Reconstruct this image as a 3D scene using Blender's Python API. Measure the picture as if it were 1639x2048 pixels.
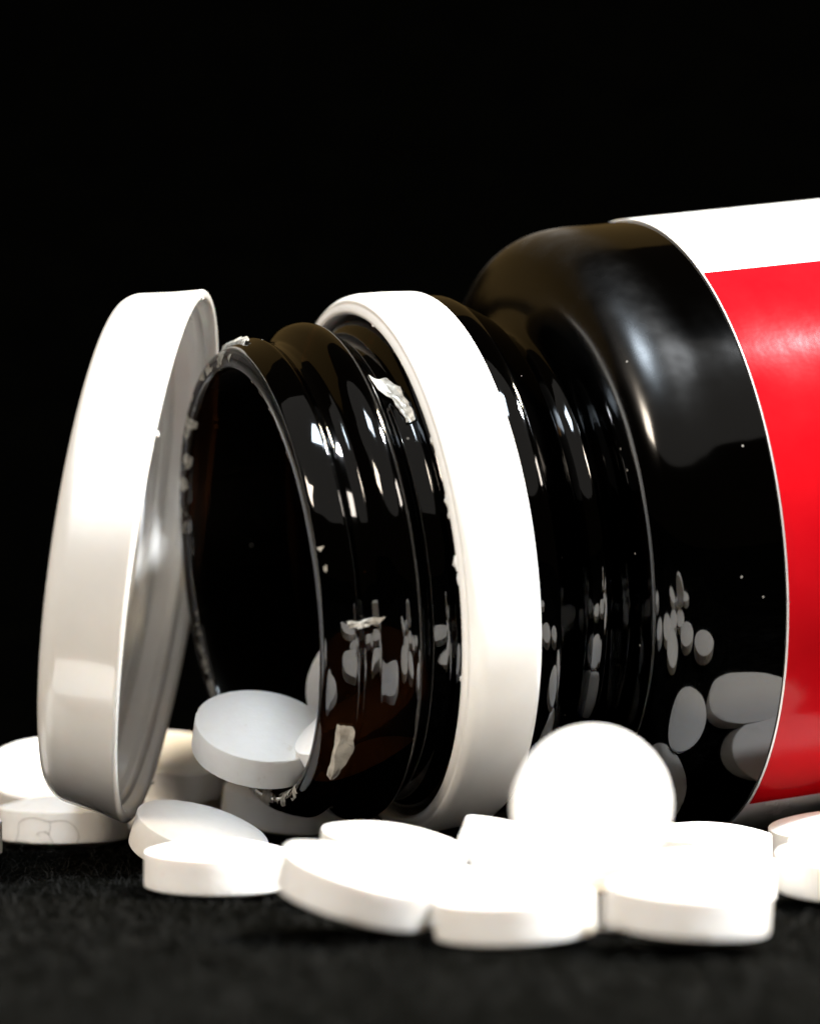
import bpy, bmesh, math, random
import numpy as np
from mathutils import Vector, Matrix, noise

for o in list(bpy.data.objects):
    bpy.data.objects.remove(o, do_unlink=True)
SC = bpy.context.scene
COL = SC.collection
random.seed(4)

# ------------------------------------------------------------------ camera
PITCH = math.radians(1.0)
cam_d = bpy.data.cameras.new('camera')
cam_d.sensor_fit = 'VERTICAL'
cam_d.sensor_height = 24.0
cam_d.lens = 93.75
cam_d.clip_start = 0.01
cam_d.clip_end = 20.0
cam_d.dof.use_dof = True
cam_d.dof.focus_distance = 0.353
cam_d.dof.aperture_fstop = 15.0
cam = bpy.data.objects.new('camera', cam_d)
cam.location = (0.0, -0.36, 0.03764)
cam.rotation_euler = (math.pi / 2 - PITCH, 0, 0)
COL.objects.link(cam)
SC.camera = cam

# ------------------------------------------------------------------ room light (dim warm room)
world = bpy.data.worlds.new('World')
SC.world = world
world.use_nodes = True
bg = world.node_tree.nodes['Background']
bg.inputs['Color'].default_value = (1.0, 0.75, 0.5, 1)
bg.inputs['Strength'].default_value = 0.02

SC.view_settings.view_transform = 'Standard'
SC.view_settings.look = 'None'
SC.view_settings.exposure = 0.0
SC.view_settings.gamma = 1.0
try:
    SC.cycles.max_bounces = 14
    SC.cycles.transparent_max_bounces = 24
    SC.cycles.transmission_bounces = 8
    SC.cycles.sample_clamp_indirect = 6.0
except Exception:
    pass


def area_lamp(name, loc, target, sx, sy, power, color, shape='RECTANGLE'):
    d = bpy.data.lights.new(name, 'AREA')
    d.shape = shape
    d.size, d.size_y = sx, sy
    d.energy = power
    d.color = color
    o = bpy.data.objects.new(name, d)
    o.location = loc
    v = Vector(target) - Vector(loc)
    o.rotation_euler = v.to_track_quat('-Z', 'Y').to_euler()
    COL.objects.link(o)
    return o


TGT = (0.005, -0.01, 0.02)


def lamp_pos(az, el, dist):
    """azimuth measured from +X (right) towards the camera, elevation above the table"""
    a, e = math.radians(az), math.radians(el)
    return (TGT[0] + dist * math.cos(e) * math.cos(a),
            TGT[1] - dist * math.cos(e) * math.sin(a),
            TGT[2] + dist * math.sin(e))


area_lamp('cool_ceiling_lamp', lamp_pos(14, 57.5, 0.75), TGT, 0.085, 0.065, 22.0, (0.92, 0.96, 1.0))
area_lamp('warm_ceiling_lamp', lamp_pos(-20, 50, 0.75), TGT, 0.10, 0.08, 11.0, (1.0, 0.84, 0.60))
area_lamp('added_warm_front_fill', lamp_pos(26, 34, 0.9), TGT, 0.16, 0.16, 2.5, (1.0, 0.90, 0.80))  # added fill from the front right, brightens the cap and tablet sides
area_lamp('added_warm_side_fill', lamp_pos(128, 30, 0.9), TGT, 0.20, 0.16, 5.5, (1.0, 0.86, 0.70))  # added warm fill from the left front for the cap side and left tablets
area_lamp('cool_window_lamp', lamp_pos(102, 66, 0.9), TGT, 0.20, 0.17, 5.6, (0.76, 0.88, 1.0))
area_lamp('dim_window_lamp', lamp_pos(100, 56, 1.3), TGT, 2.60, 1.70, 4.2, (1.0, 0.95, 0.88), 'ELLIPSE')
area_lamp('dim_brown_ceiling_bounce', lamp_pos(-122, 30, 1.4), TGT, 4.0, 1.35, 2.9, (1.0, 0.62, 0.20))  # added panel standing in for brown light bounced off the ceiling


# ------------------------------------------------------------------ helpers
def tag(o, label=None, cat=None, group=None, kind=None):
    if label: o['label'] = label
    if cat: o['category'] = cat
    if group: o['group'] = group
    if kind: o['kind'] = kind
    return o


def mesh_obj(name, verts, faces, mat, parent=None, smooth=True, mats=None, mat_ids=None):
    me = bpy.data.meshes.new(name)
    me.from_pydata(verts, [], faces)
    if mats:
        for m in mats: me.materials.append(m)
    else:
        me.materials.append(mat)
    if mat_ids is not None:
        me.polygons.foreach_set('material_index', mat_ids)
    if smooth:
        me.polygons.foreach_set('use_smooth', [True] * len(me.polygons))
    me.update()
    o = bpy.data.objects.new(name, me)
    COL.objects.link(o)
    if parent is not None:
        o.parent = parent
    return o


def sharp_by_angle(o, deg=35):
    bm = bmesh.new(); bm.from_mesh(o.data)
    for e in bm.edges:
        if len(e.link_faces) == 2 and e.calc_face_angle(0) > math.radians(deg):
            e.smooth = False
    bm.to_mesh(o.data); bm.free()


def rounded(profile, r=4.0, n=4):
    """round the corners of an open polyline of (s, r) points"""
    out = []
    P = [Vector(p[:2]) for p in profile]
    R = [p[2] if len(p) > 2 else r for p in profile]
    for i, p in enumerate(P):
        if i == 0 or i == len(P) - 1 or R[i] <= 0:
            out.append(p); continue
        a, b = P[i - 1] - p, P[i + 1] - p
        la, lb = a.length, b.length
        t = min(R[i], la * 0.48, lb * 0.48)
        p0, p1 = p + a.normalized() * t, p + b.normalized() * t
        for k in range(n + 1):
            u = k / n
            out.append(p0 * (1 - u) ** 2 + p * 2 * u * (1 - u) + p1 * u * u)
    return [(q.x, q.y) for q in out]


def lathe(name, prof, mat, parent, segs=160, closed=False, wobble=0.0, seed=0):
    """revolve (s, r) about local +X, units of U"""
    n = len(prof)
    verts, faces = [], []
    for j in range(segs):
        th = 2 * math.pi * j / segs
        c, s_ = math.cos(th), math.sin(th)
        for (s, r) in prof:
            if wobble:
                f = 1 + wobble * noise.noise((s * 0.01, math.cos(th) * 1.5 + seed, math.sin(th) * 1.5))
            else:
                f = 1
            verts.append((s * U, r * f * c * U, r * f * s_ * U))
    m = n if closed else n - 1
    for j in range(segs):
        j2 = (j + 1) % segs
        for i in range(m):
            i2 = (i + 1) % n
            faces.append((j * n + i, j * n + i2, j2 * n + i2, j2 * n + i))
    return mesh_obj(name, verts, faces, mat, parent)


def fix_normals(o):
    bm = bmesh.new(); bm.from_mesh(o.data)
    bmesh.ops.remove_doubles(bm, verts=bm.verts, dist=1e-7)
    bmesh.ops.recalc_face_normals(bm, faces=bm.faces)
    bm.to_mesh(o.data); bm.free()


def axis_matrix(origin, d):
    """local X = d, local Z close to world up, local Y horizontal (away from the camera when d points right)"""
    d = Vector(d).normalized()
    z = Vector((0, 0, 1)); z = (z - d * z.dot(d)).normalized()
    y = z.cross(d)
    m = Matrix((d, y, z)).transposed().to_4x4()
    m.translation = Vector(origin)
    return m


U = 0.045e-3          # one profile unit in metres


# ------------------------------------------------------------------ materials
def new_mat(name):
    m = bpy.data.materials.new(name)
    m.use_nodes = True
    nt = m.node_tree
    return m, nt, nt.nodes['Principled BSDF'], nt.nodes['Material Output']


def nd(nt, typ, **kw):
    n = nt.nodes.new(typ)
    for k, v in kw.items():
        if k in ('op',): n.operation = v
        else: setattr(n, k, v)
    return n


def tex(nt, scale, detail=4, rough=0.6, coord='Object'):
    tc = nd(nt, 'ShaderNodeTexCoord')
    t = nd(nt, 'ShaderNodeTexNoise')
    t.inputs['Scale'].default_value = scale
    t.inputs['Detail'].default_value = detail
    t.inputs['Roughness'].default_value = rough
    nt.links.new(tc.outputs[coord], t.inputs['Vector'])
    return t


def ramp(nt, src, stops):
    r = nd(nt, 'ShaderNodeValToRGB')
    el = r.color_ramp.elements
    el[0].position, el[0].color = stops[0]
    el[1].position, el[1].color = stops[-1]
    for p, c in stops[1:-1]:
        e = el.new(p); e.color = c
    nt.links.new(src, r.inputs['Fac'])
    return r


def g(v): return (v, v, v, 1)


# tablet: chalky pressed powder
M_tab, nt, bs, out = new_mat('tablet_powder')
t1 = tex(nt, 900, 3)
rc = ramp(nt, t1.outputs['Fac'], [(0.24, (0.74, 0.70, 0.65, 1)), (0.34, (0.80, 0.775, 0.74, 1)), (0.7, (0.82, 0.80, 0.77, 1))])
nt.links.new(rc.outputs['Color'], bs.inputs['Base Color'])
bs.inputs['Roughness'].default_value = 0.75
bs.inputs['Specular IOR Level'].default_value = 0.25
bs.inputs['Subsurface Weight'].default_value = 0.25
bs.inputs['Subsurface Radius'].default_value = (0.0012, 0.0009, 0.0006)
bs.inputs['Subsurface Scale'].default_value = 0.6
t2 = tex(nt, 2600, 5, 0.7)
bp = nd(nt, 'ShaderNodeBump')
bp.inputs['Strength'].default_value = 0.35
bp.inputs['Distance'].default_value = 0.00008
nt.links.new(t2.outputs['Fac'], bp.inputs['Height'])
nt.links.new(bp.outputs['Normal'], bs.inputs['Normal'])


def plastic(name, col, rough):
    m, nt, bs, out = new_mat(name)
    t = tex(nt, 160, 4)
    c2 = tuple(c * 0.95 for c in col)
    rc = ramp(nt, t.outputs['Fac'], [(0.35, c2 + (1,)), (0.65, col + (1,))])
    nt.links.new(rc.outputs['Color'], bs.inputs['Base Color'])
    rr = ramp(nt, t.outputs['Fac'], [(0.3, g(rough * 0.8)), (0.7, g(rough * 1.25))])
    nt.links.new(rr.outputs['Color'], bs.inputs['Roughness'])
    bs.inputs['Subsurface Weight'].default_value = 0.2
    bs.inputs['Subsurface Radius'].default_value = (0.0015, 0.0012, 0.0009)
    bs.inputs['Subsurface Scale'].default_value = 0.5
    bp = nd(nt, 'ShaderNodeBump')
    bp.inputs['Strength'].default_value = 0.12
    bp.inputs['Distance'].default_value = 0.0001
    t3 = tex(nt, 420, 3)
    nt.links.new(t3.outputs['Fac'], bp.inputs['Height'])
    nt.links.new(bp.outputs['Normal'], bs.inputs['Normal'])
    return m


M_cap = plastic('white_cap_plastic', (0.80, 0.775, 0.735), 0.22)
M_ring = plastic('white_ring_plastic', (0.80, 0.78, 0.75), 0.34)
M_label_white = plastic('white_label_paper', (0.82, 0.81, 0.79), 0.25)
M_liner = plastic('cap_liner_foam', (0.78, 0.78, 0.79), 0.45)

nt = M_cap.node_tree
bs = nt.nodes['Principled BSDF']
bs.inputs['Coat Weight'].default_value = 0.7
bs.inputs['Coat Roughness'].default_value = 0.06
bs.inputs['Coat IOR'].default_value = 1.6
# red print
M_red, nt, bs, out = new_mat('red_label_print')
t = tex(nt, 90, 5)
rc = ramp(nt, t.outputs['Fac'], [(0.3, (0.33, 0.002, 0.005, 1)), (0.7, (0.38, 0.004, 0.007, 1))])
nt.links.new(rc.outputs['Color'], bs.inputs['Base Color'])
bs.inputs['Specular IOR Level'].default_value = 0.07
rr = ramp(nt, t.outputs['Fac'], [(0.35, g(0.12)), (0.65, g(0.19))])
nt.links.new(rr.outputs['Color'], bs.inputs['Roughness'])
bp = nd(nt, 'ShaderNodeBump')
bp.inputs['Strength'].default_value = 0.10
bp.inputs['Distance'].default_value = 0.0002
t = tex(nt, 300, 3)
nt.links.new(t.outputs['Fac'], bp.inputs['Height'])
nt.links.new(bp.outputs['Normal'], bs.inputs['Normal'])

# amber-black glass: thin in the neck, thick in the body
M_glass = bpy.data.materials.new('dark_amber_glass')
M_glass.use_nodes = True
nt = M_glass.node_tree
nt.nodes.clear()
out = nd(nt, 'ShaderNodeOutputMaterial')
geo = nd(nt, 'ShaderNodeNewGeometry')
tc = nd(nt, 'ShaderNodeTexCoord')
sep = nd(nt, 'ShaderNodeSeparateXYZ')
nt.links.new(tc.outputs['Object'], sep.inputs[0])
mr = nd(nt, 'ShaderNodeMapRange')
mr.inputs['From Min'].default_value = 180 * U
mr.inputs['From Max'].default_value = 520 * U
nt.links.new(sep.outputs['X'], mr.inputs['Value'])
tint = ramp(nt, mr.outputs['Result'], [(0.0, (0.10, 0.055, 0.025, 1)), (1.0, (0.03, 0.02, 0.01, 1))])
transp = nd(nt, 'ShaderNodeBsdfTransparent')
nt.links.new(tint.outputs['Color'], transp.inputs['Color'])
gl = nd(nt, 'ShaderNodeBsdfGlossy')
mr2 = nd(nt, 'ShaderNodeMapRange')
mr2.inputs['From Min'].default_value = 560 * U
mr2.inputs['From Max'].default_value = 640 * U
mr2.inputs['To Min'].default_value = 0.0
mr2.inputs['To Max'].default_value = 1.0
# settled dust dulls the upper side of the shoulder
mr3 = nd(nt, 'ShaderNodeMapRange', interpolation_type='SMOOTHSTEP')
mr3.inputs['From Min'].default_value = 60 * U
mr3.inputs['From Max'].default_value = 420 * U
mr3.inputs['To Min'].default_value = 0.0
mr3.inputs['To Max'].default_value = 0.22
nt.links.new(sep.outputs['Z'], mr3.inputs['Value'])
dst = nd(nt, 'ShaderNodeMath', op='MULTIPLY')
mr4 = nd(nt, 'ShaderNodeMapRange', interpolation_type='SMOOTHSTEP')
mr4.inputs['From Min'].default_value = 690 * U
mr4.inputs['From Max'].default_value = 790 * U
mr4.inputs['To Min'].default_value = 1.0
mr4.inputs['To Max'].default_value = 0.12
nt.links.new(sep.outputs['X'], mr4.inputs['Value'])
dsb = nd(nt, 'ShaderNodeMath', op='MULTIPLY')
nt.links.new(mr2.outputs['Result'], dsb.inputs[0]); nt.links.new(mr4.outputs['Result'], dsb.inputs[1])
nt.links.new(dsb.outputs[0], dst.inputs[0]); nt.links.new(mr3.outputs['Result'], dst.inputs[1])
dsa = nd(nt, 'ShaderNodeMath', op='ADD'); dsa.inputs[1].default_value = 0.04
nt.links.new(dst.outputs[0], dsa.inputs[0])
nt.links.new(sep.outputs['X'], mr2.inputs['Value'])
sm = tex(nt, 70, 4, 0.65)
smr = nd(nt, 'ShaderNodeMapRange')
smr.inputs['From Min'].default_value = 0.35; smr.inputs['From Max'].default_value = 0.68
smr.inputs['To Min'].default_value = 0.7; smr.inputs['To Max'].default_value = 1.4
nt.links.new(sm.outputs['Fac'], smr.inputs['Value'])
mrr = nd(nt, 'ShaderNodeMath', op='MULTIPLY')
nt.links.new(dsa.outputs[0], mrr.inputs[0]); nt.links.new(smr.outputs['Result'], mrr.inputs[1])
nt.links.new(mrr.outputs[0], gl.inputs['Roughness'])
nz = tex(nt, 130, 2)
bp = nd(nt, 'ShaderNodeBump')
bp.inputs['Strength'].default_value = 0.10
bp.inputs['Distance'].default_value = 0.0004
nt.links.new(nz.outputs['Fac'], bp.inputs['Height'])
nt.links.new(bp.outputs['Normal'], gl.inputs['Normal'])
fr = nd(nt, 'ShaderNodeFresnel')
fr.inputs['IOR'].default_value = 1.52
inv = nd(nt, 'ShaderNodeMath', op='SUBTRACT')
inv.inputs[0].default_value = 1.0
nt.links.new(geo.outputs['Backfacing'], inv.inputs[1])
mul = nd(nt, 'ShaderNodeMath', op='MULTIPLY')
nt.links.new(fr.outputs['Fac'], mul.inputs[0])
nt.links.new(inv.outputs[0], mul.inputs[1])
mx = nd(nt, 'ShaderNodeMixShader')
nt.links.new(mul.outputs[0], mx.inputs['Fac'])
nt.links.new(transp.outputs[0], mx.inputs[1])
nt.links.new(gl.outputs[0], mx.inputs[2])
# dust specks lying on the glass
dv = nd(nt, 'ShaderNodeTexVoronoi')
dv.inputs['Scale'].default_value = 520
nt.links.new(tc.outputs['Object'], dv.inputs['Vector'])
d1 = nd(nt, 'ShaderNodeMath', op='LESS_THAN'); d1.inputs[1].default_value = 0.06
nt.links.new(dv.outputs['Distance'], d1.inputs[0])
sc_ = nd(nt, 'ShaderNodeSeparateColor')
nt.links.new(dv.outputs['Color'], sc_.inputs[0])
d2 = nd(nt, 'ShaderNodeMath', op='LESS_THAN'); d2.inputs[1].default_value = 0.16
nt.links.new(sc_.outputs[0], d2.inputs[0])
d3 = nd(nt, 'ShaderNodeMath', op='MULTIPLY')
nt.links.new(d1.outputs[0], d3.inputs[0]); nt.links.new(d2.outputs[0], d3.inputs[1])
d4 = nd(nt, 'ShaderNodeMath', op='MULTIPLY'); d4.inputs[1].default_value = 0.35
nt.links.new(d3.outputs[0], d4.inputs[0])
dd = nd(nt, 'ShaderNodeBsdfDiffuse'); dd.inputs['Color'].default_value = (0.5, 0.47, 0.42, 1)
mx2 = nd(nt, 'ShaderNodeMixShader')
nt.links.new(d4.outputs[0], mx2.inputs['Fac'])
nt.links.new(mx.outputs[0], mx2.inputs[1])
nt.links.new(dd.outputs[0], mx2.inputs[2])
nt.links.new(mx2.outputs[0], out.inputs['Surface'])

M_glass_in = M_glass.copy(); M_glass_in.name = 'dark_glass_inner_wall'
for n_ in M_glass_in.node_tree.nodes:
    if n_.type == 'BSDF_GLOSSY':
        for l_ in list(n_.inputs['Roughness'].links): M_glass_in.node_tree.links.remove(l_)
        n_.inputs['Roughness'].default_value = 0.35
        n_.inputs['Color'].default_value = (0.15, 0.14, 0.12, 1)  # dark tint dims the inner reflections so the mouth reads black

# seal residue: crumpled foil and dried glue
M_res, nt, bs, out = new_mat('seal_residue')
t = tex(nt, 1800, 5)
rc = ramp(nt, t.outputs['Fac'], [(0.35, (0.11, 0.10, 0.08, 1)), (0.6, (0.34, 0.31, 0.26, 1))])
nt.links.new(rc.outputs['Color'], bs.inputs['Base Color'])
bs.inputs['Roughness'].default_value = 0.5
M_scrap, nt, bs, out = new_mat('seal_scrap')
t = tex(nt, 700, 5)
rc = ramp(nt, t.outputs['Fac'], [(0.35, (0.24, 0.21, 0.17, 1)), (0.6, (0.44, 0.40, 0.34, 1))])
nt.links.new(rc.outputs['Color'], bs.inputs['Base Color'])
bs.inputs['Roughness'].default_value = 0.45
M_foil, nt, bs, out = new_mat('seal_foil')
t = tex(nt, 900, 5)
rc = ramp(nt, t.outputs['Fac'], [(0.35, (0.30, 0.28, 0.24, 1)), (0.6, (0.72, 0.70, 0.64, 1))])
nt.links.new(rc.outputs['Color'], bs.inputs['Base Color'])
bs.inputs['Roughness'].default_value = 0.35
bs.inputs['Metallic'].default_value = 0.3

# cloth
M_cloth, nt, bs, out = new_mat('black_felt')
t = tex(nt, 260, 6, 0.7)
rc = ramp(nt, t.outputs['Fac'], [(0.3, (0.0006, 0.0006, 0.0005, 1)), (0.55, (0.0015, 0.0015, 0.0012, 1)), (0.75, (0.0040, 0.0038, 0.0032, 1))])
nt.links.new(rc.outputs['Color'], bs.inputs['Base Color'])
bs.inputs['Roughness'].default_value = 1.0
bs.inputs['Specular IOR Level'].default_value = 0.0
bp = nd(nt, 'ShaderNodeBump')
bp.inputs['Strength'].default_value = 0.8
bp.inputs['Distance'].default_value = 0.0008
nt.links.new(t.outputs['Fac'], bp.inputs['Height'])
nt.links.new(bp.outputs['Normal'], bs.inputs['Normal'])
M_fibre, nt, bs, out = new_mat('felt_fibre')
oi = tex(nt, 500, 1)
rc = ramp(nt, oi.outputs['Fac'], [(0.35, (0.003, 0.003, 0.0025, 1)), (0.7, (0.016, 0.016, 0.015, 1))])
nt.links.new(rc.outputs['Color'], bs.inputs['Base Color'])
bs.inputs['Roughness'].default_value = 0.8
bs.inputs['Specular IOR Level'].default_value = 0.1
M_hair, nt, bs, out = new_mat('dark_hair')
bs.inputs['Base Color'].default_value = (0.07, 0.05, 0.035, 1)
bs.inputs['Roughness'].default_value = 0.4
M_drop, nt, bs, out = new_mat('black_backdrop_cloth')
t = tex(nt, 120, 4)
rc = ramp(nt, t.outputs['Fac'], [(0.3, (0.0001, 0.0001, 0.0001, 1)), (0.7, (0.0002, 0.0002, 0.00015, 1))])
nt.links.new(rc.outputs['Color'], bs.inputs['Base Color'])
bs.inputs['Roughness'].default_value = 1.0
bs.inputs['Specular IOR Level'].default_value = 0.0

# ------------------------------------------------------------------ the cloth and the backdrop
NX, NY = 150, 150
verts, faces = [], []
for j in range(NY + 1):
    for i in range(NX + 1):
        x = (i / NX - 0.5) * 0.9
        y = -0.45 + 0.75 * j / NY
        z = 0.0006 * noise.noise((x * 45, y * 45, 0.3)) + 0.0003 * noise.noise((x * 140, y * 140, 2.0))
        verts.append((x, y, z - 0.0003))
for j in range(NY):
    for i in range(NX):
        a = j * (NX + 1) + i
        faces.append((a, a + 1, a + NX + 2, a + NX + 1))
tag(mesh_obj('ground', verts, faces, M_cloth), 'black felt cloth the bottle and tablets lie on', None, None, 'structure')

verts, faces = [], []
n = 24
for i in range(n + 1):
    u = i / n
    y = 0.088 + 0.30 * u
    z = -0.004 + 0.135 * (u ** 1.25) + 0.004 * math.sin(u * 14)
    for x in (-0.18, -0.09, 0, 0.09, 0.2):
        verts.append((x, y + 0.006 * math.sin(x * 9 + z * 4), z))
for i in range(n):
    for k in range(4):
        a = i * 5 + k
        faces.append((a, a + 1, a + 6, a + 5))
tag(mesh_obj('backdrop', verts, faces, M_drop), 'plain black velvet backdrop rising behind the bottle', None, None, 'structure')

# felt nap: thin loose fibres standing out of the cloth
rng = np.random.default_rng(7)
N = 42000
px = rng.uniform(-0.055, 0.065, N); py = rng.uniform(-0.115, 0.03, N)
ang = rng.uniform(0, 2 * np.pi, N); lean = rng.uniform(0.2, 1.1, N)
L = rng.uniform(0.0006, 0.0024, N); w = rng.uniform(0.000010, 0.000024, N)
cs, sn = np.cos(ang), np.sin(ang)
V = np.zeros((N, 3, 2, 3))
for k, t_ in enumerate((0, 0.55, 1.0)):
    ln = lean + 0.7 * t_
    hx = L * t_ * np.sin(ln) * cs; hy = L * t_ * np.sin(ln) * sn
    hz = L * t_ * np.cos(np.minimum(ln, 1.5)) - 0.0002
    ww = w * (1 - 0.6 * t_)
    V[:, k, 0] = np.stack([px + hx - sn * ww, py + hy + cs * ww, hz], 1)
    V[:, k, 1] = np.stack([px + hx + sn * ww, py + hy - cs * ww, hz], 1)
base = (np.arange(N) * 6)[:, None]
F = np.concatenate([base + np.array([[0, 1, 3, 2]]), base + np.array([[2, 3, 5, 4]])], 0)
tag(mesh_obj('felt_nap', V.reshape(-1, 3).tolist(), F.tolist(), M_fibre), 'loose black fibres standing up from the felt cloth', None, None, 'stuff')

# ------------------------------------------------------------------ the bottle
B_ORG = (-0.0139644, -0.000163, 0.02516083)
B_DIR = (0.93677885, 0.33204578, 0.11041281)
bottle = bpy.data.objects.new('pill_bottle', None)
bottle.empty_display_size = 0.02
COL.objects.link(bottle)
bottle.matrix_world = axis_matrix(B_ORG, B_DIR)
tag(bottle, 'dark amber glass pill bottle lying open on its side with red and white label', 'bottle')

def catmull(P, k=5):
    o = []
    for i in range(len(P) - 1):
        a, b, c, d = P[max(i - 1, 0)], P[i], P[i + 1], P[min(i + 2, len(P) - 1)]
        for j in range(k):
            t_ = j / k
            o.append(tuple(.5 * (2 * b[q] + (c[q] - a[q]) * t_ + (2 * a[q] - 5 * b[q] + 4 * c[q] - d[q]) * t_ ** 2
                                 + (3 * b[q] - a[q] - 3 * c[q] + d[q]) * t_ ** 3) for q in (0, 1)) + (0,))
    return o + [tuple(P[-1]) + (0,)]

SHOULDER = catmull([(562, 438), (577, 445), (588, 472), (595, 520), (604, 560), (619, 593), (641, 616), (668, 630), (700, 638), (735, 641), (770, 641.5)])
outer = [(2, 424, 5), (-13, 430, 6), (-18, 446, 8), (-9, 462, 8), (16, 475, 8), (46, 485, 6), (64, 472, 4), (80, 469, 4),
         (98, 471, 4), (112, 486, 10), (128, 500, 14), (152, 506, 24), (176, 497, 14), (190, 476, 8), (204, 470, 4),
         (236, 472, 6), (250, 492, 10), (268, 500, 10), (300, 500, 6), (415, 531, 8), (438, 532, 16), (513, 486, 18),
         (524, 466, 8), (530, 438, 8), (552, 437, 10)] + SHOULDER + [(900, 641, 0), (1600, 641, 0), (2560, 641, 0),
         (2620, 632, 30), (2650, 600, 30), (2650, 420, 20), (2610, 380, 20), (2600, 0, 0)]
inner = [(2540, 0, 0), (2545, 560, 40), (2480, 596, 40), (720, 598, 20), (660, 580, 40), (628, 540, 40), (606, 450, 20), (570, 408, 30), (520, 408, 20), (300, 425, 10), (40, 425, 6), (2, 424, 0)]
prof = rounded(outer) + rounded(inner)
body = lathe('glass_body', prof, M_glass, bottle, 224)
fix_normals(body)
body.data.materials.append(M_glass_in)
for p_ in body.data.polygons:          # inner wall, its reflections darkened by colour to keep the mouth black
    q_ = p_.center; rr_ = math.hypot(q_.y, q_.z)
    if q_.x > 8 * U and p_.normal.y * q_.y + p_.normal.z * q_.z < 0 and rr_ < 603 * U and not (p_.center.x > 2560 * U) and not (515 * U < q_.x < 610 * U and rr_ > 430 * U and p_.normal.x < -0.9):
        p_.material_index = 1

ring_prof = [(248, 511, 3), (243, 517, 4), (247, 526, 4), (252, 531, 3), (251, 537, 4), (262, 546, 8), (282, 549, 6), (330, 547, 0), (392, 542, 5), (401, 535, 4),
             (398, 522, 4), (300, 516, 6), (262, 509, 4)]
rp = rounded(ring_prof + [ring_prof[0]], 4, 3)[:-1]
ring = lathe('tamper_ring', rp, M_ring, bottle, 200, closed=True, wobble=0.0015)
fix_normals(ring)
ring['label'] = 'white plastic tamper ring left round the neck'

# label: paper wrapped round the body, the red panel laid on it
def wrap(name, s0, s1, th0, th1, r, mat, parent, ns, nt_, thick=3.0):
    vs, fs = [], []
    for lay in (0, 1):
        for i in range(ns + 1):
            for k in range(nt_ + 1):
                s = s0 + (s1 - s0) * i / ns; th = th0 + (th1 - th0) * k / nt_
                rr = r + (0 if lay == 0 else -thick)
                vs.append((s * U, -rr * math.sin(th) * U, rr * math.cos(th) * U))
    K = (ns + 1) * (nt_ + 1)
    idx = lambda l, i, k: l * K + i * (nt_ + 1) + k
    for i in range(ns):
        for k in range(nt_):
            fs.append((idx(0, i, k), idx(0, i + 1, k), idx(0, i + 1, k + 1), idx(0, i, k + 1)))
            fs.append((idx(1, i, k), idx(1, i, k + 1), idx(1, i + 1, k + 1), idx(1, i + 1, k)))
    for i in range(ns):
        fs.append((idx(0, i, 0), idx(1, i, 0), idx(1, i + 1, 0), idx(0, i + 1, 0)))
        fs.append((idx(0, i, nt_), idx(0, i + 1, nt_), idx(1, i + 1, nt_), idx(1, i, nt_)))
    for k in range(nt_):
        fs.append((idx(0, 0, k), idx(0, 0, k + 1), idx(1, 0, k + 1), idx(1, 0, k)))
        fs.append((idx(0, ns, k), idx(1, ns, k), idx(1, ns, k + 1), idx(0, ns, k + 1)))
    o = mesh_obj(name, vs, fs, mat, parent)
    fix_normals(o)
    sharp_by_angle(o, 50)
    return o

LS0 = 866.0
label = wrap('label', LS0, 2420, math.radians(-150), math.radians(200), 645.5, M_label_white, bottle, 4, 170)
red = wrap('red_panel', LS0 + 3, 1145, math.radians(36.75), math.radians(147.25), 647.5, M_red, label, 4, 90, 1.8)

# ------------------------------------------------------------------ seal residue on the lip
lip = [Vector(p) for p in rounded(outer[:9])]
acc = [0.0]
for a_, b_ in zip(lip, lip[1:]): acc.append(acc[-1] + (b_ - a_).length)

def lip_pt(a):
    a = max(0.0, min(acc[-1] - 1e-6, a))
    for i in range(len(acc) - 1):
        if acc[i + 1] >= a:
            u = (a - acc[i]) / max(1e-9, acc[i + 1] - acc[i])
            p = lip[i].lerp(lip[i + 1], u); t_ = (lip[i + 1] - lip[i]).normalized()
            return p, Vector((-t_.y, t_.x))

def crust(spec, seed, thresh, step=3.0, h=5.0):
    """ragged thin flakes on the lip; spec = list of (th0, th1, a0, a1) in degrees / arc units"""
    vs, fs = [], []
    for (t0, t1, a0, a1) in spec:
        nth = max(2, int(math.radians(t1 - t0) * 450 / step)); na = max(2, int((a1 - a0) / step))
        base = len(vs); keep = {}
        for i in range(nth + 1):
            for k in range(na + 1):
                th = math.radians(t0 + (t1 - t0) * i / nth); a = a0 + (a1 - a0) * k / na
                p, nrm = lip_pt(a)
                nv = noise.fractal((th * 14 + seed, a * 0.05, seed * 1.7), 1.0, 2.0, 4)
                edge = min(i, nth - i) / max(1, nth) * 2; edge2 = min(k, na - k) / max(1, na) * 2
                m = nv + 0.55 * min(edge, 0.5) + 0.5 * min(edge2, 0.5)
                keep[(i, k)] = m > thresh
                hh = 0.8 + h * max(0, noise.noise((th * 40, a * 0.12, seed + 5.0)) + 0.3)
                q = p + nrm * hh
                vs.append((q.x * U, -q.y * math.sin(th) * U, q.y * math.cos(th) * U))
        for i in range(nth):
            for k in range(na):
                if sum(keep[c] for c in ((i, k), (i + 1, k), (i + 1, k + 1), (i, k + 1))) >= 3:
                    f = lambda i_, k_: base + i_ * (na + 1) + k_
                    fs.append((f(i, k), f(i, k + 1), f(i + 1, k + 1), f(i + 1, k)))
    return vs, fs

L_ = acc[-1]
# angle 0 = top of the lip, 90 = side nearest the camera, 180 = bottom
vs, fs = crust([(-78, -34, 2, 50), (-36, 6, 20, 52), (20, 66, 8, 26), (-150, -100, 6, 18), (80, 87, 44, 62), (150, 205, 4, 40)], 3.1, 0.47, 2.2, 0.9)
o = mesh_obj('seal_residue', vs, fs, M_res, bottle, smooth=False); o['kind'] = 'stuff'
o['label'] = 'ragged pale remains of the torn seal round the lip'

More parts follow.
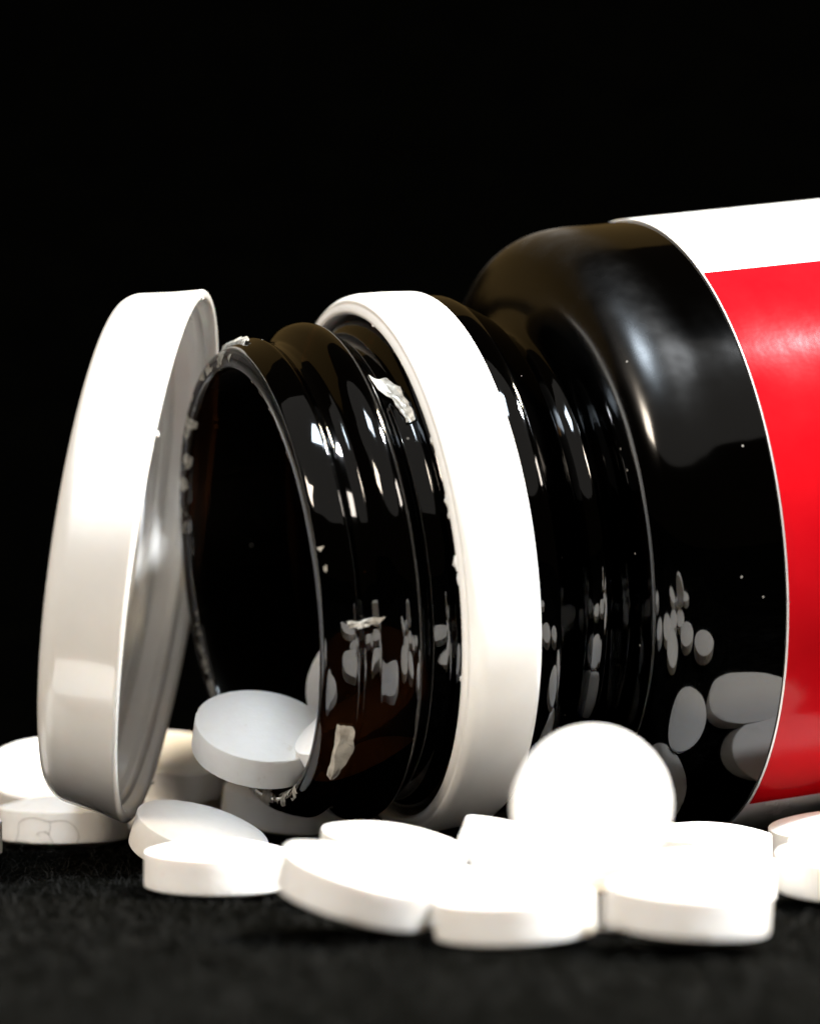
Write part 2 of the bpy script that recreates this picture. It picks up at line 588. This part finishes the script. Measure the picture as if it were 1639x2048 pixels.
def flake(th0, th1, s_pts, r_off, mat, seed, lab):
    """one crumpled scrap on the outside of the neck: s_pts gives the band (s0, s1) along th"""
    vs, fs = [], []
    n_, m_ = 14, 7
    for i in range(n_ + 1):
        u = i / n_
        th = math.radians(th0 + (th1 - th0) * u)
        q = u * (len(s_pts) - 1); j = min(len(s_pts) - 2, int(q)); f = q - j
        s0 = s_pts[j][0] * (1 - f) + s_pts[j + 1][0] * f; s1 = s_pts[j][1] * (1 - f) + s_pts[j + 1][1] * f
        for k in range(m_ + 1):
            s = s0 + (s1 - s0) * k / m_ + 5 * noise.noise((u * 6, k * 0.5, seed))
            r = r_off(s) + 3 + 7 * abs(noise.noise((u * 3.0, k * 0.35, seed + 3)))
            t2_ = th + 0.012 * noise.noise((u * 7, k * 0.8, seed + 9))
            vs.append((s * U, -r * math.sin(t2_) * U, r * math.cos(t2_) * U))
    for i in range(n_):
        for k in range(m_):
            a = i * (m_ + 1) + k
            fs.append((a, a + 1, a + m_ + 2, a + m_ + 1))
    o = mesh_obj('foil_flake', vs, fs, mat, bottle, smooth=False)
    mod = o.modifiers.new('thickness', 'SOLIDIFY'); mod.thickness = 1.5 * U
    if lab: o['label'] = lab
    return o

orad = sorted([(p[0], p[1]) for p in outer[:30]])
def rad(s): return float(np.interp(s, [a for a, b in orad], [b for a, b in orad]))
flake(37, 52, [(184, 224), (190, 236), (212, 238), (218, 240), (224, 238)], rad, M_foil, 1.0, 'white crumpled foil scrap stuck beside the thread')
flake(-14, 6, [(6, 10), (0, 30), (-2, 34), (8, 26)], rad, M_foil, 2.0, 'bright foil scrap on top of the lip')
flake(124, 142, [(14, 40), (6, 48), (4, 40), (8, 26)], rad, M_scrap, 5.0, 'large grey brown scrap under the lip')
flake(98, 99.6, [(26, 104), (28, 100), (56, 72)], rad, M_res, 6.0, None)

# ------------------------------------------------------------------ the cap
C_ORG = (-0.02164536, -0.00132691, 0.02737612)
C_DIR = (0.98742745, -0.06983353, -0.14181084)
cap = bpy.data.objects.new('bottle_cap', None)
cap.empty_display_size = 0.02
COL.objects.link(cap)
cap.matrix_world = axis_matrix(C_ORG, C_DIR)
tag(cap, 'white screw cap standing on its edge and leaning against the bottle mouth', 'cap')
cap_prof = [(-166, 0, 0), (-168, 440, 20), (-160, 492, 26), (-136, 511, 14), (-60, 524, 0), (-16, 534, 6), (-4, 537, 3), (2, 531, 4), (3, 520, 4),
            (-3, 512, 3), (-10, 508, 3), (-22, 506, 2), (-26, 497, 3), (-34, 492, 4), (-44, 497, 3), (-52, 500, 2), (-84, 497, 4), (-92, 486, 4), (-102, 480, 4), (-112, 486, 4), (-128, 484, 8), (-134, 470, 6), (-134, 0, 0)]
shell = lathe('cap_shell', rounded(cap_prof, 4, 4), M_cap, cap, 200, wobble=0.0012, seed=4)
fix_normals(shell)
liner_prof = [(-133, 0, 0), (-121, 0, 0), (-121, 300, 3), (-118, 306, 3), (-118, 396, 3), (-121, 402, 3), (-121, 462, 6), (-133, 468, 0)]
liner = lathe('cap_liner', rounded(liner_prof[1:], 3, 3), M_liner, cap, 160)
fix_normals(liner)
# torn burrs of the broken bridges along the rims
def burr(parent, s, rad_, th, mat, size, stretch, k):
    bm = bmesh.new()
    bmesh.ops.create_icosphere(bm, subdivisions=2, radius=size * U)
    for v in bm.verts:
        v.co *= 1 + 1.1 * noise.noise(v.co * 9000 + Vector((k * 3.3, 0, 0)))
        v.co.y *= stretch
    me = bpy.data.meshes.new('burr'); bm.to_mesh(me); bm.free()
    me.materials.append(mat)
    me.polygons.foreach_set('use_smooth', [True] * len(me.polygons))
    o = bpy.data.objects.new('burr', me); COL.objects.link(o); o.parent = parent
    t_ = math.radians(th)
    o.location = (s * U, -rad_ * math.sin(t_) * U, rad_ * math.cos(t_) * U)
    o.rotation_euler = (t_, 0, 0)

for k, th in enumerate((-58, 9, 62, 205, 300)):
    burr(cap, 3, 524, th, M_cap, 4 + 3 * random.random(), 1.2, k)
for k, (th, sz) in enumerate(((60, 4), (74, 6), (77, 5), (88, 7), (91, 5), (113, 4), (20, 3.5))):
    burr(ring, 247, 514, th, M_ring, sz, 2.2, k + 7)

# ------------------------------------------------------------------ the tablets
def tablet_mesh(seed):
    RP, HB, DM = 134.0, 32.0, 22.0
    Rs = (RP * RP + DM * DM) / (2 * DM)
    rim = RP - 2.0
    top = []
    n = 9
    for i in range(n):
        r = rim * (i / n) ** 0.9
        top.append((HB + math.sqrt(Rs * Rs - r * r) - (Rs - DM), r))
    top.append((HB + 0.8, rim)); top.append((HB - 1.0, RP - 0.4))
    side = [(HB * f, RP) for f in (0.75, 0.4, 0.0, -0.4, -0.75)]
    bot = [(-s, r) for s, r in reversed(top)]
    prof = top[1:] + side + bot[:-1]
    segs = 96
    vs, fs = [], []
    for j in range(segs):
        th = 2 * math.pi * j / segs
        for (s, r) in prof:
            c, s_ = math.cos(th), math.sin(th)
            nz = noise.noise((c * 2.2 + seed * 7, s_ * 2.2, s * 0.02)) * 0.006
            # small chips along the two edges
            edge = max(0.0, 1 - abs(abs(s) - HB) / 6.0) * (1 if r > RP * 0.9 else 0)
            ch = max(0.0, noise.noise((c * 16 + seed * 3, s_ * 16, s * 0.1)) - 0.25) * 0.035 * edge
            f = 1 + nz - ch
            vs.append((r * f * c * U, r * f * s_ * U, (s * (1 - ch * 0.8)) * U))
    n = len(prof)
    for j in range(segs):
        j2 = (j + 1) % segs
        for i in range(n - 1):
            fs.append((j * n + i, j2 * n + i, j2 * n + i + 1, j * n + i + 1))
    vs.append((0, 0, (HB + DM) * U)); vs.append((0, 0, -(HB + DM) * U))
    a, b = len(vs) - 2, len(vs) - 1
    for j in range(segs):
        j2 = (j + 1) % segs
        fs.append((a, j2 * n, j * n)); fs.append((b, j * n + n - 1, j2 * n + n - 1))
    o = mesh_obj('tablet', vs, fs, M_tab)
    fix_normals(o)
    sharp_by_angle(o, 28)
    me = o.data
    bpy.data.objects.remove(o)
    return me

TAB = [tablet_mesh(i) for i in range(5)]
G_ = 'white round tablets spilled around the bottle'
tablets = [
    ((-0.01613, -0.02677, 0.00207), (0.010, -0.030, 1.000), 0, 'white tablet lying flat at the left end of the front row'),
    ((-0.00409, -0.05634, 0.00386), (0.272, -0.101, 0.957), 67, 'white tablet tilted down to the right, left neighbour of the frontmost tablet'),
    ((-0.00141, -0.03474, 0.00394), (0.151, -0.060, 0.987), 134, 'white tablet with a raised left end lying below the bottle neck behind the front row'),
    ((0.00973, -0.03151, 0.00328), (0.361, -0.050, 0.931), 201, 'tilted white tablet half hidden just left of the upright tablet'),
    ((0.01385, -0.05480, 0.00988), (0.060, -0.985, 0.160), 268, 'white tablet standing upright on its edge with its round face to the camera'),
    ((0.01428, -0.04882, 0.00189), (0.000, -0.020, 1.000), 335, 'white tablet lying under the upright tablet'),
    ((0.00785, -0.05929, 0.00207), (-0.050, -0.020, 0.999), 42, 'frontmost white tablet, lying flat directly below the upright tablet'),
    ((0.02055, -0.06464, 0.00322), (0.060, -0.030, 0.998), 109, 'white tablet in the front row, right neighbour of the frontmost tablet'),
    ((0.03574, -0.03476, 0.00276), (0.000, -0.090, 0.996), 176, 'white tablet cut by the right frame edge in front of the red label'),
    ((0.02503, -0.01676, 0.00251), (0.000, -0.000, 1.000), 243, 'white tablet lying close to the bottle, right of the upright tablet'),
    ((0.01961, -0.00597, 0.00185), (0.050, -0.099, 0.994), 310, 'tablet hidden between the upright tablet and the bottle shoulder'),
    ((0.00341, -0.04522, 0.00167), (0.030, -0.020, 0.999), 17, 'white tablet filling the gap behind the frontmost tablet, left of the upright one'),
    ((0.02325, -0.04016, 0.00266), (0.000, -0.000, 1.000), 84, 'white tablet lying behind the right tablet of the front row, mostly hidden'),
    ((0.03790, -0.00488, 0.00218), (-0.050, -0.099, 0.994), 151, 'bluish shaded tablet tucked under the label at the right frame edge'),
    ((-0.01859, -0.00776, 0.00234), (0.272, -0.222, 0.936), 218, 'bluish tilted tablet lying in shade between the cap and the bottle mouth'),
    ((-0.03243, 0.01410, 0.00207), (0.000, 0.000, 1.000), 285, 'beige tablet with dark hairs on its side, left of the cap'),
    ((-0.03536, 0.02828, 0.00471), (0.000, -0.423, 0.906), 352, 'bright white tablet leaning behind the haired tablet, left of the cap'),
    ((-0.02292, 0.02759, 0.00618), (0.080, -0.270, 0.960), 59, 'blurred tablet stacked behind the cap, seen just right of the cap edge'),
    ((-0.02442, 0.02752, 0.00191), (0.000, 0.000, 1.000), 126, 'blurred tablet lying flat behind the cap, under the other blurred one'),
    ((-0.01174, 0.01746, 0.00326), (0.101, -0.101, 0.990), 193, 'dark grey shaded tablet behind the lower lip of the bottle mouth'),
    ((-0.04007, -0.03064, 0.00207), (0.020, -0.020, 1.000), 260, 'white tablet added out of view left of the frame, to be mirrored in the side of the cap'),  # unseen, added only to put a bright reflection on the cap
    ((-0.04277, -0.01752, 0.00207), (0.020, -0.020, 1.000), 327, 'white tablet beyond the left frame edge, nearer the cap than its neighbour'),  # unseen too, added to lengthen that reflection on the cap
    ((-0.04234, -0.00416, 0.00247), (0.000, 0.000, 1.000), 34, 'white tablet just showing as a sliver at the left frame edge'),
    ((0.03856, -0.01605, 0.00196), (0.000, 0.000, 1.000), 101, 'white tablet hidden behind the right edge tablet, mirrored as an oblong in the glass'),
    ((-0.01356, 0.00067, 0.01085), (0.140, -0.459, 0.878), 168, 'tablet poking out of the bottle mouth over its lower lip'),
    ((-0.00348, 0.00866, 0.01478), (-0.351, -0.902, 0.251), 235, 'amber lit tablet leaning inside the bottle mouth, upper one of those behind the lip'),
    ((-0.00425, -0.00399, 0.01191), (-0.449, -0.249, 0.858), 302, 'amber lit tablet tilted inside the bottle mouth in front of the one poking out'),
]
for k, (loc, nrm, spin, lab) in enumerate(tablets):
    o = bpy.data.objects.new('tablet', TAB[k % len(TAB)])
    nv = Vector(nrm).normalized()
    q = nv.to_track_quat('Z', 'Y')
    o.matrix_world = Matrix.Translation(loc) @ q.to_matrix().to_4x4() @ Matrix.Rotation(math.radians(spin), 4, 'Z')
    COL.objects.link(o)
    tag(o, lab, 'tablet', G_)

# ------------------------------------------------------------------ fine hair on the left tablet
def hair_mesh(paths, r):
    vs, fs = [], []
    for pts in paths:
        P = [Vector(p) for p in pts]
        b = len(vs)
        for i, p in enumerate(P):
            t_ = (P[min(i + 1, len(P) - 1)] - P[max(i - 1, 0)]).normalized()
            u = t_.cross(Vector((0.2, 1, 0.1))).normalized(); w_ = t_.cross(u)
            for k in range(5):
                a = 2 * math.pi * k / 5
                vs.append(p + (u * math.cos(a) + w_ * math.sin(a)) * r)
        for i in range(len(P) - 1):
            for k in range(5):
                k2 = (k + 1) % 5
                fs.append((b + i * 5 + k, b + i * 5 + k2, b + (i + 1) * 5 + k2, b + (i + 1) * 5 + k))
    return vs, fs
hair_paths = [
    [(-0.036538, 0.009646, 0.000454), (-0.036467, 0.009581, 0.000627), (-0.036363, 0.009491, 0.000875), (-0.036258, 0.009403, 0.001152), (-0.036183, 0.009343, 0.001411), (-0.036157, 0.009322, 0.001657), (-0.036160, 0.009325, 0.001910), (-0.036161, 0.009326, 0.002146), (-0.036131, 0.009302, 0.002341), (-0.036062, 0.009250, 0.002482), (-0.035972, 0.009184, 0.002584), (-0.035861, 0.009106, 0.002663), (-0.035733, 0.009020, 0.002738), (-0.035584, 0.008926, 0.002811), (-0.035414, 0.008827, 0.002875), (-0.035233, 0.008728, 0.002925), (-0.035050, 0.008636, 0.002959), (-0.034863, 0.008551, 0.002976), (-0.034671, 0.008470, 0.002978), (-0.034476, 0.008397, 0.002965), (-0.034283, 0.008331, 0.002942), (-0.034089, 0.008273, 0.002898), (-0.033892, 0.008220, 0.002837), (-0.033703, 0.008176, 0.002774), (-0.033528, 0.008142, 0.002729), (-0.033379, 0.008116, 0.002703), (-0.033248, 0.008097, 0.002690), (-0.033117, 0.008080, 0.002686), (-0.032968, 0.008065, 0.002690), (-0.032794, 0.008052, 0.002709), (-0.032604, 0.008044, 0.002741), (-0.032411, 0.008042, 0.002771), (-0.032229, 0.008045, 0.002784), (-0.032060, 0.008053, 0.002779), (-0.031897, 0.008065, 0.002762), (-0.031740, 0.008081, 0.002732), (-0.031589, 0.008100, 0.002686), (-0.031443, 0.008123, 0.002625), (-0.031302, 0.008148, 0.002549), (-0.031169, 0.008175, 0.002459), (-0.031045, 0.008202, 0.002354), (-0.030928, 0.008231, 0.002231), (-0.030817, 0.008261, 0.002091), (-0.030719, 0.008289, 0.001942), (-0.030640, 0.008313, 0.001789), (-0.030578, 0.008332, 0.001630), (-0.030531, 0.008347, 0.001462), (-0.030505, 0.008356, 0.001295), (-0.030506, 0.008356, 0.001138), (-0.030552, 0.008341, 0.000982), (-0.030633, 0.008315, 0.000825), (-0.030719, 0.008289, 0.000688), (-0.030777, 0.008272, 0.000592)],
    [(-0.033155, 0.008085, 0.002642), (-0.033142, 0.008083, 0.002542), (-0.033123, 0.008081, 0.002400), (-0.033108, 0.008079, 0.002240), (-0.033109, 0.008080, 0.002089), (-0.033140, 0.008083, 0.001948), (-0.033191, 0.008089, 0.001805), (-0.033236, 0.008095, 0.001665), (-0.033250, 0.008097, 0.001533), (-0.033217, 0.008093, 0.001412), (-0.033154, 0.008085, 0.001298), (-0.033081, 0.008076, 0.001187), (-0.033017, 0.008070, 0.001074), (-0.032964, 0.008065, 0.000948), (-0.032910, 0.008060, 0.000815), (-0.032865, 0.008057, 0.000697), (-0.032832, 0.008055, 0.000614)],
    [(-0.033157, 0.008085, 0.001350), (-0.033213, 0.008092, 0.001403), (-0.033293, 0.008103, 0.001480), (-0.033387, 0.008117, 0.001561), (-0.033483, 0.008134, 0.001622), (-0.033581, 0.008152, 0.001662), (-0.033685, 0.008173, 0.001693), (-0.033794, 0.008197, 0.001709), (-0.033906, 0.008224, 0.001705), (-0.034039, 0.008259, 0.001675), (-0.034187, 0.008302, 0.001623), (-0.034314, 0.008341, 0.001562), (-0.034380, 0.008364, 0.001507), (-0.034356, 0.008355, 0.001457), (-0.034268, 0.008326, 0.001407), (-0.034165, 0.008295, 0.001362), (-0.034096, 0.008275, 0.001331)],
    [(-0.033203, 0.008091, 0.001487), (-0.033288, 0.008102, 0.001552), (-0.033413, 0.008122, 0.001646), (-0.033538, 0.008143, 0.001740), (-0.033624, 0.008160, 0.001804)],
    [(-0.037483, 0.010757, 0.000249), (-0.037310, 0.010509, 0.000330), (-0.037068, 0.010201, 0.000442), (-0.036797, 0.009900, 0.000554), (-0.036538, 0.009646, 0.000639), (-0.036287, 0.009427, 0.000696), (-0.036028, 0.009225, 0.000737), (-0.035774, 0.009047, 0.000759), (-0.035540, 0.008900, 0.000760), (-0.035313, 0.008771, 0.000730), (-0.035090, 0.008656, 0.000672), (-0.034898, 0.008567, 0.000611), (-0.034765, 0.008509, 0.000568)],
]
vs, fs = hair_mesh(hair_paths, 0.000015)
tag(mesh_obj('hair', vs, fs, M_hair), 'fine dark hair curling over the side of the beige tablet left of the cap', 'hair')
